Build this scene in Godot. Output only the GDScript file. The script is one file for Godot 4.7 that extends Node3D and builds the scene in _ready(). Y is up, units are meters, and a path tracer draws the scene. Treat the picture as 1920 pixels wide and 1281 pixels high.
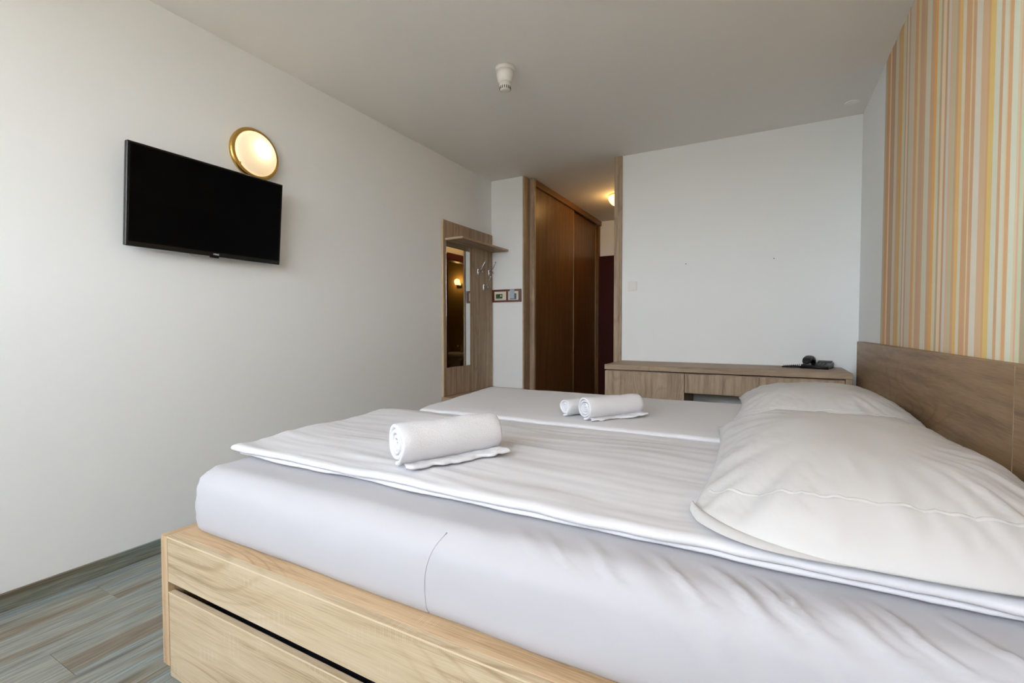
extends Node3D

const H := 2.5          # ceiling height
const W := 3.007        # room width: headboard wall
const ZR := 5.30        # window wall behind the camera
const ZA := -0.06       # face of the short wall beside the wardrobe
const ZH := -2.30       # end of the entrance hall
var M := {}
var rng := RandomNumberGenerator.new()
var names := {}

# ---------------------------------------------------------------- helpers
func numbered(n: String) -> String:
	if not names.has(n):
		names[n] = 0
		return n
	names[n] += 1
	return "%s_%03d" % [n, names[n]]

func thing(called: String, label: String, category: String, at := Vector3.ZERO, turn := 0.0, group := "") -> Node3D:
	var o := Node3D.new()
	o.name = numbered(called)
	add_child(o, true)
	o.position = at
	o.rotation.y = turn
	o.set_meta("label", label)
	o.set_meta("category", category)
	if group != "":
		o.set_meta("group", group)
	return o

func part(called: String, mesh: Mesh, mat: Material, parent: Node, at := Vector3.ZERO, label := "") -> MeshInstance3D:
	var o := MeshInstance3D.new()
	o.name = called
	o.mesh = mesh
	o.material_override = mat
	o.position = at
	parent.add_child(o, true)
	if label != "":
		o.set_meta("label", label)
	return o

func single(called: String, label: String, category: String, mesh: Mesh, mat: Material, at := Vector3.ZERO, group := "") -> MeshInstance3D:
	var o := part(numbered(called), mesh, mat, self, at, label)
	o.set_meta("category", category)
	if group != "":
		o.set_meta("group", group)
	return o

func structure(called: String, mesh: Mesh, mat: Material, at := Vector3.ZERO) -> MeshInstance3D:
	var o := part(called, mesh, mat, self, at)
	o.set_meta("kind", "structure")
	return o

func structure_root(called: String) -> Node3D:
	var o := Node3D.new()
	o.name = called
	add_child(o, true)
	o.set_meta("kind", "structure")
	return o

# Box with rounded edges. div = cells across the flat part of each axis; disp moves a point (p, n) -> p. UV in metres, u along the grain axis.
func rbox(size: Vector3, r := 0.002, rs := 1, div := Vector3i(1, 1, 1), grain := 0, disp = null, off := Vector2.ZERO) -> ArrayMesh:
	var st := SurfaceTool.new()
	st.begin(Mesh.PRIMITIVE_TRIANGLES)
	var h := size * 0.5
	r = minf(r, minf(h.x, minf(h.y, h.z)) * 0.98)
	var inner := h - Vector3(r, r, r)
	var base := 0
	for ax in 3:
		for sg in [-1.0, 1.0]:
			var a := (ax + 1) % 3
			var b := (ax + 2) % 3
			var ca := cuts(h[a], r, rs, div[a])
			var cb := cuts(h[b], r, rs, div[b])
			for i in ca.size():
				for j in cb.size():
					var p := Vector3.ZERO
					p[ax] = h[ax] * sg
					p[a] = ca[i]
					p[b] = cb[j]
					var inn := p.clamp(-inner, inner)
					var d := (p - inn)
					var n := d.normalized()
					var q := inn + n * r
					var uv: Vector2
					if ax == grain:
						uv = Vector2(q[a] * 0.3, q[b])
					elif a == grain:
						uv = Vector2(q[a], q[b] + q[ax] * 0.9)
					else:
						uv = Vector2(q[b], q[a] + q[ax] * 0.9)
					if disp != null:
						q = disp.call(q, n)
					st.set_normal(n)
					st.set_uv(uv + off)
					st.add_vertex(q)
			var nb := cb.size()
			for i in ca.size() - 1:
				for j in nb - 1:
					var k := base + i * nb + j
					if sg > 0:
						quad_idx(st, k, k + nb, k + nb + 1, k + 1)
					else:
						quad_idx(st, k, k + 1, k + nb + 1, k + nb)
			base += ca.size() * nb
	if disp != null:
		st.deindex()
		st.set_smooth_group(0)
		st.generate_normals()
		st.index()
	return st.commit()

func cuts(h: float, r: float, rs: int, n: int) -> PackedFloat32Array:
	var out := PackedFloat32Array()
	for k in rs:
		out.append(-h + r * (1.0 - tan((1.0 - float(k) / rs) * PI / 4)) if k > 0 else -h)
	for k in n + 1:
		out.append(lerpf(-(h - r), h - r, float(k) / n))
	for k in rs:
		var t := float(k + 1) / rs
		out.append(h - r * (1.0 - tan(t * PI / 4)))
	return out

func quad_idx(st: SurfaceTool, a: int, b: int, c: int, d: int) -> void:
	# a b c d counter-clockwise seen from outside -> clockwise triangles
	st.add_index(a); st.add_index(c); st.add_index(b)
	st.add_index(a); st.add_index(d); st.add_index(c)

# Grid of points (rows of equal length), two-sided look is free; clockwise from outside when du x dv points outward
func grid_mesh(rows: Array, closed_u := false, closed_v := false, extra: Array = []) -> ArrayMesh:
	var st := SurfaceTool.new()
	st.begin(Mesh.PRIMITIVE_TRIANGLES)
	st.set_smooth_group(0)
	for g in [rows] + extra:
		add_grid(st, g, closed_u, closed_v)
	st.generate_normals()
	st.index()
	return st.commit()

func add_grid(st: SurfaceTool, rows: Array, closed_u := false, closed_v := false) -> void:
	var nu := rows.size()
	var nv: int = rows[0].size()
	for i in (nu if closed_u else nu - 1):
		for j in (nv if closed_v else nv - 1):
			var i2 := (i + 1) % nu
			var j2 := (j + 1) % nv
			var a: Vector3 = rows[i][j]
			var b: Vector3 = rows[i2][j]
			var c: Vector3 = rows[i2][j2]
			var d: Vector3 = rows[i][j2]
			for v in [a, c, b, a, d, c]:
				st.set_uv(Vector2(v.x, v.z))
				st.add_vertex(v)

func lathe(profile: Array, seg := 40) -> ArrayMesh:
	# profile of Vector2(radius, height) from bottom to top on the outside
	var rows := []
	for i in seg:
		var t := TAU * i / seg
		var row := PackedVector3Array()
		for p in profile:
			row.append(Vector3(p.x * cos(t), p.y, -p.x * sin(t)))
		rows.append(row)
	return grid_mesh(rows, true, false)

func tube(pts: Array, rad: float, seg := 8, rad_end := -1.0) -> ArrayMesh:
	var rows := []
	var n := pts.size()
	var up := Vector3(0.13, 0.97, 0.21).normalized()
	for i in n:
		var t: Vector3 = (pts[mini(i + 1, n - 1)] - pts[maxi(i - 1, 0)]).normalized()
		var s := t.cross(up)
		if s.length() < 0.1:
			s = t.cross(Vector3.RIGHT)
		s = s.normalized()
		up = s.cross(t).normalized()
		var rr := rad if rad_end < 0 else lerpf(rad, rad_end, float(i) / (n - 1))
		if i == 0:
			rows.append(ring(pts[0], s, up, rr * 0.02, seg))
		rows.append(ring(pts[i], s, up, rr, seg))
		if i == n - 1:
			rows.append(ring(pts[i], s, up, rr * 0.02, seg))
	return grid_mesh(rows, false, true)

func ring(c: Vector3, s: Vector3, u: Vector3, r: float, seg: int) -> PackedVector3Array:
	var out := PackedVector3Array()
	for k in seg:
		var a := TAU * k / seg
		out.append(c + s * (r * cos(a)) + u * (r * sin(a)))
	return out

func joined(meshes: Array) -> ArrayMesh:
	# [[mesh, Transform3D], ...] as one mesh
	var st := SurfaceTool.new()
	st.begin(Mesh.PRIMITIVE_TRIANGLES)
	for m in meshes:
		st.append_from(m[0], 0, m[1])
	return st.commit()

func shift(x: float, y: float, z: float) -> Transform3D:
	return Transform3D(Basis.IDENTITY, Vector3(x, y, z))

func slab_box(parent: Node, called: String, lo: Vector3, hi: Vector3, mat: Material, r := 0.0015, grain := 0, label := "") -> MeshInstance3D:
	var off := Vector2(rng.randf() * 3.0, rng.randf() * 3.0)
	return part(called, rbox(hi - lo, r, 1, Vector3i(1, 1, 1), grain, null, off), mat, parent, (lo + hi) * 0.5, label)

func wall_box(called: String, lo: Vector3, hi: Vector3, mat: Material) -> MeshInstance3D:
	return structure(called, rbox(hi - lo, 0.001), mat, (lo + hi) * 0.5)

func noise(seed_: int, freq: float, oct := 2) -> FastNoiseLite:
	var n := FastNoiseLite.new()
	n.seed = seed_
	n.noise_type = FastNoiseLite.TYPE_SIMPLEX_SMOOTH
	n.frequency = freq
	n.fractal_octaves = oct
	return n

# ---------------------------------------------------------------- materials
func plain(c: Color, rough := 0.6, spec := 0.5) -> StandardMaterial3D:
	var m := StandardMaterial3D.new()
	m.albedo_color = c
	m.roughness = rough
	m.metallic_specular = spec
	return m

func metal(c: Color, rough := 0.25) -> StandardMaterial3D:
	var m := plain(c, rough)
	m.metallic = 1.0
	return m

func wood_value(fine: FastNoiseLite, band: FastNoiseLite, warp: FastNoiseLite, patch: FastNoiseLite, u: float, v: float, figure: float, saw: float) -> float:
	var f := fine.get_noise_2d(u * 7.0, v * 260.0)
	var b := band.get_noise_2d(u * 0.9, v * 22.0)
	var wv := warp.get_noise_2d(u * 0.6, v * 2.4)
	var ringv := sin(TAU * (v * 17.0 + wv * 6.5 + f * 0.08))
	ringv = maxf(0.0, ringv) ** 3
	var s := 0.5 + 0.26 * f + 0.34 * b - figure * ringv * (0.55 + 0.6 * f) * smoothstep(-0.25, 0.35, wv + 0.3 * b)
	if saw > 0.0:
		var pm := patch.get_noise_2d(u * 6.0, v * 14.0)
		if pm > 0.35:
			s += saw * (pm - 0.35) * 2.0 * (1.0 if fposmod(u * 220.0, 1.0) < 0.35 else -0.15)
	return s

func wood_image(seed_: int, w: int, h: int, mw: float, mh: float, dark: Color, mid: Color, light: Color, figure: float, saw: float) -> ImageTexture:
	# mw x mh metres of board, grain along u
	var fine := noise(seed_, 1.0, 2)
	var band := noise(seed_ + 1, 1.0, 2)
	var warp := noise(seed_ + 2, 1.0, 2)
	var patch := noise(seed_ + 3, 1.0, 1)
	var data := PackedByteArray()
	data.resize(w * h * 3)
	var k := 0
	for j in h:
		var v := mh * j / h
		for i in w:
			var u := mw * i / w
			var s := wood_value(fine, band, warp, patch, u, v, figure, saw)
			if u > mw * 0.84:      # blend the end of the board into its start, so that it repeats without a seam
				s = lerpf(s, wood_value(fine, band, warp, patch, u - mw, v, figure, saw), (u / mw - 0.84) / 0.16)
			s = clampf(s, 0.0, 1.0)
			var c := dark.lerp(mid, s * 2.0) if s < 0.5 else mid.lerp(light, s * 2.0 - 1.0)
			data[k] = int(c.r * 255.0)
			data[k + 1] = int(c.g * 255.0)
			data[k + 2] = int(c.b * 255.0)
			k += 3
	var im := Image.create_from_data(w, h, false, Image.FORMAT_RGB8, data)
	return ImageTexture.create_from_image(im)

func wood(tex: ImageTexture, mw: float, mh: float, rough: float, tint := Color.WHITE) -> StandardMaterial3D:
	var m := plain(tint, rough, 0.4)
	m.albedo_texture = tex
	m.uv1_scale = Vector3(1.0 / mw, 1.0 / mh, 1.0)
	return m

func floor_image(w: int, h: int, mw: float, mh: float) -> ImageTexture:
	var a := noise(71, 1.0, 2)
	var b := noise(72, 1.0, 3)
	var c := noise(73, 1.0, 2)
	var g := noise(74, 1.0, 2)
	var grey := Color8(154, 153, 142)
	var blue := Color8(136, 148, 150)
	var brown := Color8(134, 122, 104)
	var dark := Color8(84, 82, 78)
	var data := PackedByteArray()
	data.resize(w * h * 3)
	var k := 0
	for j in h:
		var v := mh * j / h
		for i in w:
			var u := mw * i / w
			var t1 := a.get_noise_2d(u * 0.7, v * 9.0)
			var t2 := c.get_noise_2d(u * 0.6 + 9.0, v * 10.0)
			var f := b.get_noise_2d(u * 5.0, v * 110.0)
			var d := g.get_noise_2d(u * 1.3, v * 17.0)
			var col := grey.lerp(blue, smoothstep(0.05, 0.6, t1) * 0.8).lerp(brown, smoothstep(0.05, 0.5, t2))
			col = col.lerp(dark, smoothstep(0.30, 0.75, d + 0.3 * f) * 0.7)
			var s := 0.93 + 0.22 * f
			data[k] = clampi(int(col.r * s * 255.0), 0, 255)
			data[k + 1] = clampi(int(col.g * s * 255.0), 0, 255)
			data[k + 2] = clampi(int(col.b * s * 255.0), 0, 255)
			k += 3
	return ImageTexture.create_from_image(Image.create_from_data(w, h, false, Image.FORMAT_RGB8, data))

# the printed stripes of the wallpaper, left to right: [end pixel of the stripe in a 0..270 scale, colour]
const STRIPES := [
	[105, 150, 137, 115], [145, 150, 137, 115], [210, 158, 120, 88], [245, 184, 154, 122], [320, 146, 118, 94], [345, 140, 118, 95], [415, 164, 154, 138],
	[470, 158, 131, 100], [530, 166, 130, 78], [600, 164, 156, 136], [620, 140, 124, 104], [670, 178, 156, 138], [700, 142, 126, 110], [830, 164, 151, 135],
	[900, 168, 130, 94], [965, 170, 156, 122], [1060, 162, 130, 106], [1115, 164, 136, 105], [1240, 172, 166, 152], [1330, 168, 136, 105], [1400, 184, 140, 82],
	[1480, 176, 169, 144], [1535, 158, 139, 110], [1615, 188, 169, 148], [1665, 164, 131, 98], [1735, 176, 169, 161], [1790, 180, 152, 128], [1880, 168, 158, 130],
	[1920, 174, 141, 106], [1945, 174, 140, 104], [2036, 188, 154, 98], [2116, 184, 176, 158], [2261, 176, 139, 104], [2301, 202, 168, 132], [2381, 174, 139, 107],
	[2531, 186, 178, 165], [2691, 180, 152, 122], [2751, 182, 144, 99], [2871, 194, 162, 102], [3011, 182, 180, 164], [3091, 177, 143, 108], [3191, 190, 183, 166],
	[3231, 202, 174, 146], [3331, 184, 147, 107], [3481, 188, 188, 172], [3541, 190, 174, 147], [3601, 187, 156, 130], [3681, 176, 180, 154], [3702, 186, 172, 148]]

func stripe_z(px: float) -> float:
	# where the sight line through that column of the photograph meets the wall (measured at six columns)
	var xs := [1657.0, 1700.0, 1750.0, 1800.0, 1850.0, 1900.0, 1921.0]
	var zs := [0.712, 1.211, 1.612, 1.902, 2.121, 2.292, 2.354]
	for i in 6:
		if px <= xs[i + 1]:
			# perspective: z is close to linear in 1/(px - 1438)
			var a: float = 1.0 / (xs[i] - 1438.0)
			var b: float = 1.0 / (xs[i + 1] - 1438.0)
			var t: float = (1.0 / (px - 1438.0) - a) / (b - a)
			return lerpf(zs[i], zs[i + 1], t)
	return 2.354

func wallpaper_texture(z0: float, z1: float) -> ImageTexture:
	var n := 2048
	var im := Image.create(n, 8, false, Image.FORMAT_RGB8)
	var cols := []
	for s in STRIPES:
		cols.append([stripe_z(1650.0 + s[0] / 13.714), Color8(mini(255, int(s[1] * 1.36)), mini(255, int(s[2] * 1.36)), mini(255, int(s[3] * 1.36)))])
	var period := 2.354 - z0
	for i in n:
		var z := z0 + (z1 - z0) * (i + 0.5) / n
		z = z0 + fmod(z - z0, period)
		var c: Color = cols[-1][1]
		for s in cols:
			if z < s[0]:
				c = s[1]
				break
		c = c.lerp(Color8(238, 222, 196), 0.12)
		im.fill_rect(Rect2i(i, 0, 1, 8), c)
	return ImageTexture.create_from_image(im)

func make_materials() -> void:
	M.wall = plain(Color8(243, 244, 243), 0.85, 0.3)
	M.ceiling = plain(Color8(244, 241, 236), 0.9, 0.3)
	M.bath_wall = plain(Color8(176, 146, 92), 0.35)
	M.bath_floor = plain(Color8(120, 96, 64), 0.4)
	var oak_tex := wood_image(11, 2048, 768, 2.2, 0.8, Color8(152, 127, 97), Color8(198, 177, 145), Color8(216, 198, 170), 0.42, 0.35)
	M.oak = wood(oak_tex, 2.2, 0.8, 0.5)
	var desk_tex := wood_image(31, 1024, 512, 1.6, 0.8, Color8(122, 100, 80), Color8(168, 145, 120), Color8(192, 170, 145), 0.34, 0.25)
	M.desk = wood(desk_tex, 1.6, 0.8, 0.5)
	var head_tex := wood_image(51, 1024, 512, 1.7, 0.8, Color8(104, 78, 54), Color8(150, 120, 88), Color8(172, 142, 108), 0.34, 0.1)
	M.headboard = wood(head_tex, 1.7, 0.8, 0.42)
	var door_tex := wood_image(61, 1024, 512, 1.6, 0.8, Color8(74, 50, 27), Color8(112, 78, 43), Color8(134, 97, 56), 0.25, 0.1)
	M.wardrobe = wood(door_tex, 1.6, 0.8, 0.35)
	M.oak_up = wood(oak_tex, 2.2, 0.8, 0.5, Color8(254, 243, 236))
	M.oak_top = wood(oak_tex, 2.2, 0.8, 0.5, Color8(254, 242, 232))
	M.oak_edge = plain(Color8(218, 198, 166), 0.45)
	M.rack = M.desk
	M.alu_strip = M.desk
	M.floor = wood(floor_image(1024, 1024, 2.4, 1.6), 2.4, 1.6, 0.38)
	M.joint = plain(Color8(46, 45, 42), 0.8)
	M.skirting = wood(M.floor.albedo_texture, 2.4, 1.6, 0.45, Color8(230, 234, 228))
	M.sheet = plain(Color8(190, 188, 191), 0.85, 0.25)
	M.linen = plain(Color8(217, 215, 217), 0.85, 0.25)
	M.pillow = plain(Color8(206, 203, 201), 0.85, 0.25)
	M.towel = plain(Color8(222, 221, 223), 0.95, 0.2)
	var tn := NoiseTexture2D.new()
	tn.width = 256
	tn.height = 256
	tn.seamless = true
	tn.noise = noise(5, 0.09, 3)
	tn.as_normal_map = true
	tn.bump_strength = 6.0
	M.towel.normal_enabled = true
	M.towel.normal_texture = tn
	M.towel.normal_scale = 0.3
	M.towel.uv1_triplanar = true
	M.towel.uv1_scale = Vector3(9, 9, 9)
	M.tv = plain(Color8(10, 10, 11), 0.22)
	M.screen = plain(Color8(4, 4, 5), 0.25, 0.2)
	M.print = plain(Color8(225, 225, 225), 0.5)
	M.brass = metal(Color8(206, 170, 98), 0.3)
	M.steel = metal(Color8(205, 205, 208), 0.18)
	M.alu = metal(Color8(160, 140, 112), 0.4)
	M.mirror = metal(Color8(225, 228, 225), 0.02)
	M.mahogany = plain(Color8(96, 38, 24), 0.35)
	M.darkred = plain(Color8(58, 10, 6), 0.5, 0.3)
	M.cream = plain(Color8(226, 222, 204), 0.45)
	M.plastic = plain(Color8(236, 234, 227), 0.45)
	M.slot = plain(Color8(70, 66, 60), 0.7)
	M.lcd = plain(Color8(70, 92, 52), 0.25)
	M.lcd_dark = plain(Color8(34, 26, 18), 0.3)
	M.card = plain(Color8(176, 192, 204), 0.4)
	M.black = plain(Color8(20, 20, 22), 0.42)
	M.key = plain(Color8(44, 44, 47), 0.5)
	M.inner = plain(Color8(88, 88, 104), 0.7)
	M.white_frame = plain(Color8(235, 235, 235), 0.4)
	M.porcelain = plain(Color8(235, 235, 230), 0.15)
	M.hole = plain(Color8(40, 38, 36), 0.9)
	M.paint_plate = plain(Color8(250, 248, 244), 0.8, 0.3)
	var g := plain(Color(1, 1, 1, 0.06), 0.02)
	g.transparency = BaseMaterial3D.TRANSPARENCY_ALPHA
	M.pane = g
	# frosted glass of the three lit lamps
	var d := plain(Color8(250, 244, 226), 0.4)
	d.backlight_enabled = true
	d.backlight = Color(1, 0.97, 0.9)
	d.emission_enabled = true
	d.emission = Color8(255, 246, 220)
	d.emission_energy_multiplier = 0.2
	M.lamp_glass = d
	var d2 := plain(Color8(250, 240, 220), 0.4)
	d2.emission_enabled = true
	d2.emission = Color8(255, 214, 140)
	d2.emission_energy_multiplier = 3.0
	M.hall_glass = d2

# ---------------------------------------------------------------- scene
func _ready() -> void:
	rng.seed = 20
	var cam := Camera3D.new()
	cam.name = "camera"
	add_child(cam)
	cam.position = Vector3(2.4427, 1.036, 4.0041)
	cam.rotation = Vector3(-0.0295, 0.4974, -0.0005)
	cam.fov = rad_to_deg(2.0 * atan(640.5 / 877.62))
	cam.near = 0.02
	cam.current = true
	var sky := ProceduralSkyMaterial.new()
	sky.sky_top_color = Color(0.90, 0.945, 1.0)
	sky.sky_horizon_color = Color(0.955, 0.98, 1.0)
	sky.ground_bottom_color = Color(0.62, 0.62, 0.60)
	sky.ground_horizon_color = Color(0.75, 0.76, 0.76)
	sky.sky_energy_multiplier = 3.34
	sky.ground_energy_multiplier = 3.34
	var env := Environment.new()
	env.background_mode = Environment.BG_SKY
	env.sky = Sky.new()
	env.sky.sky_material = sky
	env.tonemap_mode = Environment.TONE_MAPPER_LINEAR
	env.tonemap_exposure = 1.0
	env.sdfgi_enabled = true
	env.ssao_enabled = true
	env.ssil_enabled = true
	var we := WorldEnvironment.new()
	we.name = "environment"
	we.environment = env
	add_child(we)

	make_materials()
	build_shell()
	build_floor()
	build_window()
	build_wardrobe()
	build_bed()
	build_headboard()
	build_desk()
	build_coat_rack()
	build_bench()
	build_tv()
	build_wall_lamp()
	build_hall_lamp()
	build_bedding()
	build_towels()
	build_phone()
	build_small()
	build_bathroom()
	for o in find_children("*", "MeshInstance3D", true, false):
		o.cast_shadow = GeometryInstance3D.SHADOW_CASTING_SETTING_ON

func build_shell() -> void:
	wall_box("ceiling", Vector3(-0.15, H, ZH - 0.15), Vector3(W + 0.15, H + 0.15, ZR + 0.2), M.ceiling)
	wall_box("wall_left", Vector3(-0.15, -0.1, ZH - 0.15), Vector3(0, H, ZR + 0.2), M.wall)
	wall_box("wall_right", Vector3(W, -0.1, ZH - 0.15), Vector3(W + 0.15, H, ZR + 0.2), M.wall)
	wall_box("wall_back", Vector3(1.346, -0.1, -0.10), Vector3(W, H, 0), M.wall)
	wall_box("wall_alcove", Vector3(0, -0.1, ZA - 0.08), Vector3(0.36, H, ZA), M.wall)
	wall_box("wall_hall_end", Vector3(0, -0.1, ZH - 0.1), Vector3(W, H, ZH), M.wall)
	# partition between hall and bathroom, with its doorway
	wall_box("wall_partition_front", Vector3(1.282, -0.1, -0.945), Vector3(1.346, H, -0.012), M.wall)
	wall_box("wall_partition_rear", Vector3(1.282, -0.1, ZH), Vector3(1.346, H, -1.76), M.wall)
	wall_box("wall_partition_top", Vector3(1.282, 1.99, -1.76), Vector3(1.346, H, -0.945), M.wall)
	# wooden casing of the bathroom doorway
	var t := structure_root("trim_2")
	slab_box(t, "jamb", Vector3(1.264, 0, -0.985), Vector3(1.364, 2.0, -0.89), M.mahogany, 0.003, 1)
	slab_box(t, "jamb", Vector3(1.264, 0, -1.81), Vector3(1.364, 2.0, -1.715), M.mahogany, 0.003, 1)
	slab_box(t, "door_head", Vector3(1.264, 1.925, -1.715), Vector3(1.364, 2.02, -0.985), M.mahogany, 0.003, 2)
	# wooden post on the end of the back wall
	var p := structure_root("trim_1")
	slab_box(p, "post_board", Vector3(1.279, 0, -0.012), Vector3(1.346, H, 0.014), M.desk, 0.002, 1)
	# skirting along the left wall
	var b := structure_root("baseboard_left")
	slab_box(b, "skirting_board", Vector3(0, 0.0, 0.80), Vector3(0.013, 0.066, ZR), M.skirting, 0.002, 2)
	var b2 := structure_root("baseboard_back")
	slab_box(b2, "skirting_board", Vector3(1.36, 0.0, 0.0), Vector3(W, 0.066, 0.013), M.skirting, 0.002, 0)
	# wallpaper sheet on the headboard wall
	var z0 := 0.712
	var z1 := ZR - 0.002
	var wp := StandardMaterial3D.new()
	wp.albedo_texture = wallpaper_texture(z0, z1)
	wp.roughness = 0.7
	wp.metallic_specular = 0.3
	var st := SurfaceTool.new()
	st.begin(Mesh.PRIMITIVE_TRIANGLES)
	var nz := noise(90, 2.2, 2)
	var rows := []
	for i in 121:
		var row := PackedVector3Array()
		for j in 21:
			var z := lerpf(z0, z1, i / 120.0)
			var y := lerpf(0.07, H - 0.001, j / 20.0)
			row.append(Vector3(W - 0.0012 - 0.0016 * absf(nz.get_noise_2d(z * 3.0, y * 0.35)), y, z))
		rows.append(row)
	for i in 120:
		for j in 20:
			for q in [[i, j], [i + 1, j], [i + 1, j + 1], [i, j], [i + 1, j + 1], [i, j + 1]]:
				st.set_uv(Vector2(q[0] / 120.0, q[1] / 20.0))
				st.add_vertex(rows[q[0]][q[1]])
	st.set_smooth_group(0)
	st.generate_normals()
	var w := structure("wallpaper", st.commit(), wp)
	w.set_meta("label", "wallpaper with orange, ochre and white vertical stripes")
	# entrance door at the end of the hall
	var d := structure_root("door_1")
	slab_box(d, "door_leaf", Vector3(0.37, 0.01, ZH), Vector3(1.20, 2.016, ZH + 0.04), M.darkred, 0.003, 1)
	for y in [0.273, 1.765]:
		part("hinge", rbox(Vector3(0.014, 0.085, 0.014), 0.004, 2), M.steel, d, Vector3(0.389, y, ZH + 0.046))
	var hm := joined([[rbox(Vector3(0.04, 0.2, 0.008), 0.003), shift(0, 0, 0.004)], [tube([Vector3(0, 0.03, 0.005), Vector3(0, 0.03, 0.05), Vector3(-0.02, 0.03, 0.055), Vector3(-0.11, 0.03, 0.055)], 0.009), Transform3D.IDENTITY]])
	part("door_handle", hm, M.steel, d, Vector3(1.13, 1.02, ZH + 0.04))

func build_floor() -> void:
	var f := structure_root("floor")
	part("subfloor", rbox(Vector3(W + 0.3, 0.1, ZR - ZH + 0.3), 0.001), M.joint, f, Vector3(W / 2, -0.0605, (ZR + ZH) / 2))
	var x := -0.11
	var row := 0
	var starts := [0.0, 0.62, 0.25, 0.9, 0.45]
	while x < W:
		var x0 := maxf(x, 0.0)
		var x1 := minf(x + 0.19, W)
		# the second row has a joint at z = 3.175
		var z: float = 3.175 + starts[(row + 4) % 5] - 1.2 * 6
		while z < ZR:
			var a := maxf(z, ZH)
			var b := minf(z + 1.2, ZR)
			if b - a > 0.02:
				slab_box(f, "plank", Vector3(x0 + 0.0004, -0.0105, a + 0.0004), Vector3(x1 - 0.0004, 0.0, b - 0.0004), M.floor, 0.0005, 2)
			z += 1.2
		x += 0.19
		row += 1

func build_window() -> void:
	# unseen window in the wall behind the camera: the room's daylight
	var x0 := 0.10
	var x1 := 2.90
	var y0 := 1.2  # sill raised, out of view, to cut the light on the near bed side
	var y1 := 2.42
	wall_box("wall_rear_left", Vector3(0, -0.1, ZR), Vector3(x0, H, ZR + 0.2), M.wall)
	wall_box("wall_rear_right", Vector3(x1, -0.1, ZR), Vector3(W, H, ZR + 0.2), M.wall)
	wall_box("wall_rear_top", Vector3(x0, y1, ZR), Vector3(x1, H, ZR + 0.2), M.wall)
	wall_box("wall_rear_raised_sill", Vector3(x0, -0.1, ZR), Vector3(x1, y0, ZR + 0.2), M.wall)
	var w := structure_root("window_1")
	var xm := [x0, x0 + (x1 - x0) / 3, x0 + 2 * (x1 - x0) / 3, x1]
	for i in 3:
		var a: float = xm[i] + 0.003
		var b: float = xm[i + 1] - 0.003
		var s := Node3D.new()
		s.name = "sash"
		w.add_child(s, true)
		slab_box(s, "stile", Vector3(a, y0, ZR + 0.08), Vector3(a + 0.06, y1, ZR + 0.14), M.white_frame, 0.004, 1)
		slab_box(s, "stile", Vector3(b - 0.06, y0, ZR + 0.08), Vector3(b, y1, ZR + 0.14), M.white_frame, 0.004, 1)
		slab_box(s, "rail", Vector3(a + 0.06, y0, ZR + 0.08), Vector3(b - 0.06, y0 + 0.06, ZR + 0.14), M.white_frame, 0.004, 0)
		slab_box(s, "rail", Vector3(a + 0.06, y1 - 0.06, ZR + 0.08), Vector3(b - 0.06, y1, ZR + 0.14), M.white_frame, 0.004, 0)
		slab_box(s, "pane", Vector3(a + 0.058, y0 + 0.058, ZR + 0.108), Vector3(b - 0.058, y1 - 0.058, ZR + 0.112), M.pane, 0.0005, 0)

func build_wardrobe() -> void:
	var t := thing("wardrobe", "tall built-in wardrobe with brown wooden sliding doors in the hall", "wardrobe", Vector3(0, 0, 0))
	slab_box(t, "lining_board", Vector3(0.361, 0, -0.17), Vector3(0.379, H - 0.003, -0.045), M.desk, 0.002, 1)
	slab_box(t, "side_panel", Vector3(0.03, 0, -0.205), Vector3(0.428, H - 0.003, -0.17), M.desk, 0.002, 1)
	slab_box(t, "fascia", Vector3(0.405, H - 0.065, ZH + 0.003), Vector3(0.428, H - 0.003, -0.207), M.wardrobe, 0.002, 2)
	slab_box(t, "plinth", Vector3(0.36, 0, ZH + 0.003), Vector3(0.40, 0.06, -0.207), M.wardrobe, 0.002, 2)
	slab_box(t, "back_panel", Vector3(0.005, 0.0, ZH + 0.003), Vector3(0.02, H - 0.003, -0.207), M.wardrobe, 0.001, 1)
	var d1 := slab_box(t, "sliding_door", Vector3(0.384, 0.062, -1.30), Vector3(0.402, H - 0.05, -0.21), M.wardrobe, 0.002, 1)
	var d2 := slab_box(t, "sliding_door", Vector3(0.352, 0.062, ZH + 0.08), Vector3(0.370, H - 0.05, -1.26), M.wardrobe, 0.002, 1)
	slab_box(t, "end_post", Vector3(0.36, 0.062, ZH + 0.003), Vector3(0.41, H - 0.065, ZH + 0.07), M.wardrobe, 0.002, 1)
	part("edge_profile", rbox(Vector3(0.024, H - 0.115, 0.012), 0.002), M.alu, d1, Vector3(0.002, 0, -0.546))
	part("edge_profile", rbox(Vector3(0.024, H - 0.115, 0.012), 0.002), M.alu, d1, Vector3(0.002, 0, 0.546))
	part("edge_profile", rbox(Vector3(0.024, H - 0.115, 0.012), 0.002), M.alu, d2, Vector3(0.002, 0, -0.475))

const BX0 := 0.879
const BZ1 := 3.30
const BZ0 := 1.37
const BT := 0.427

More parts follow.
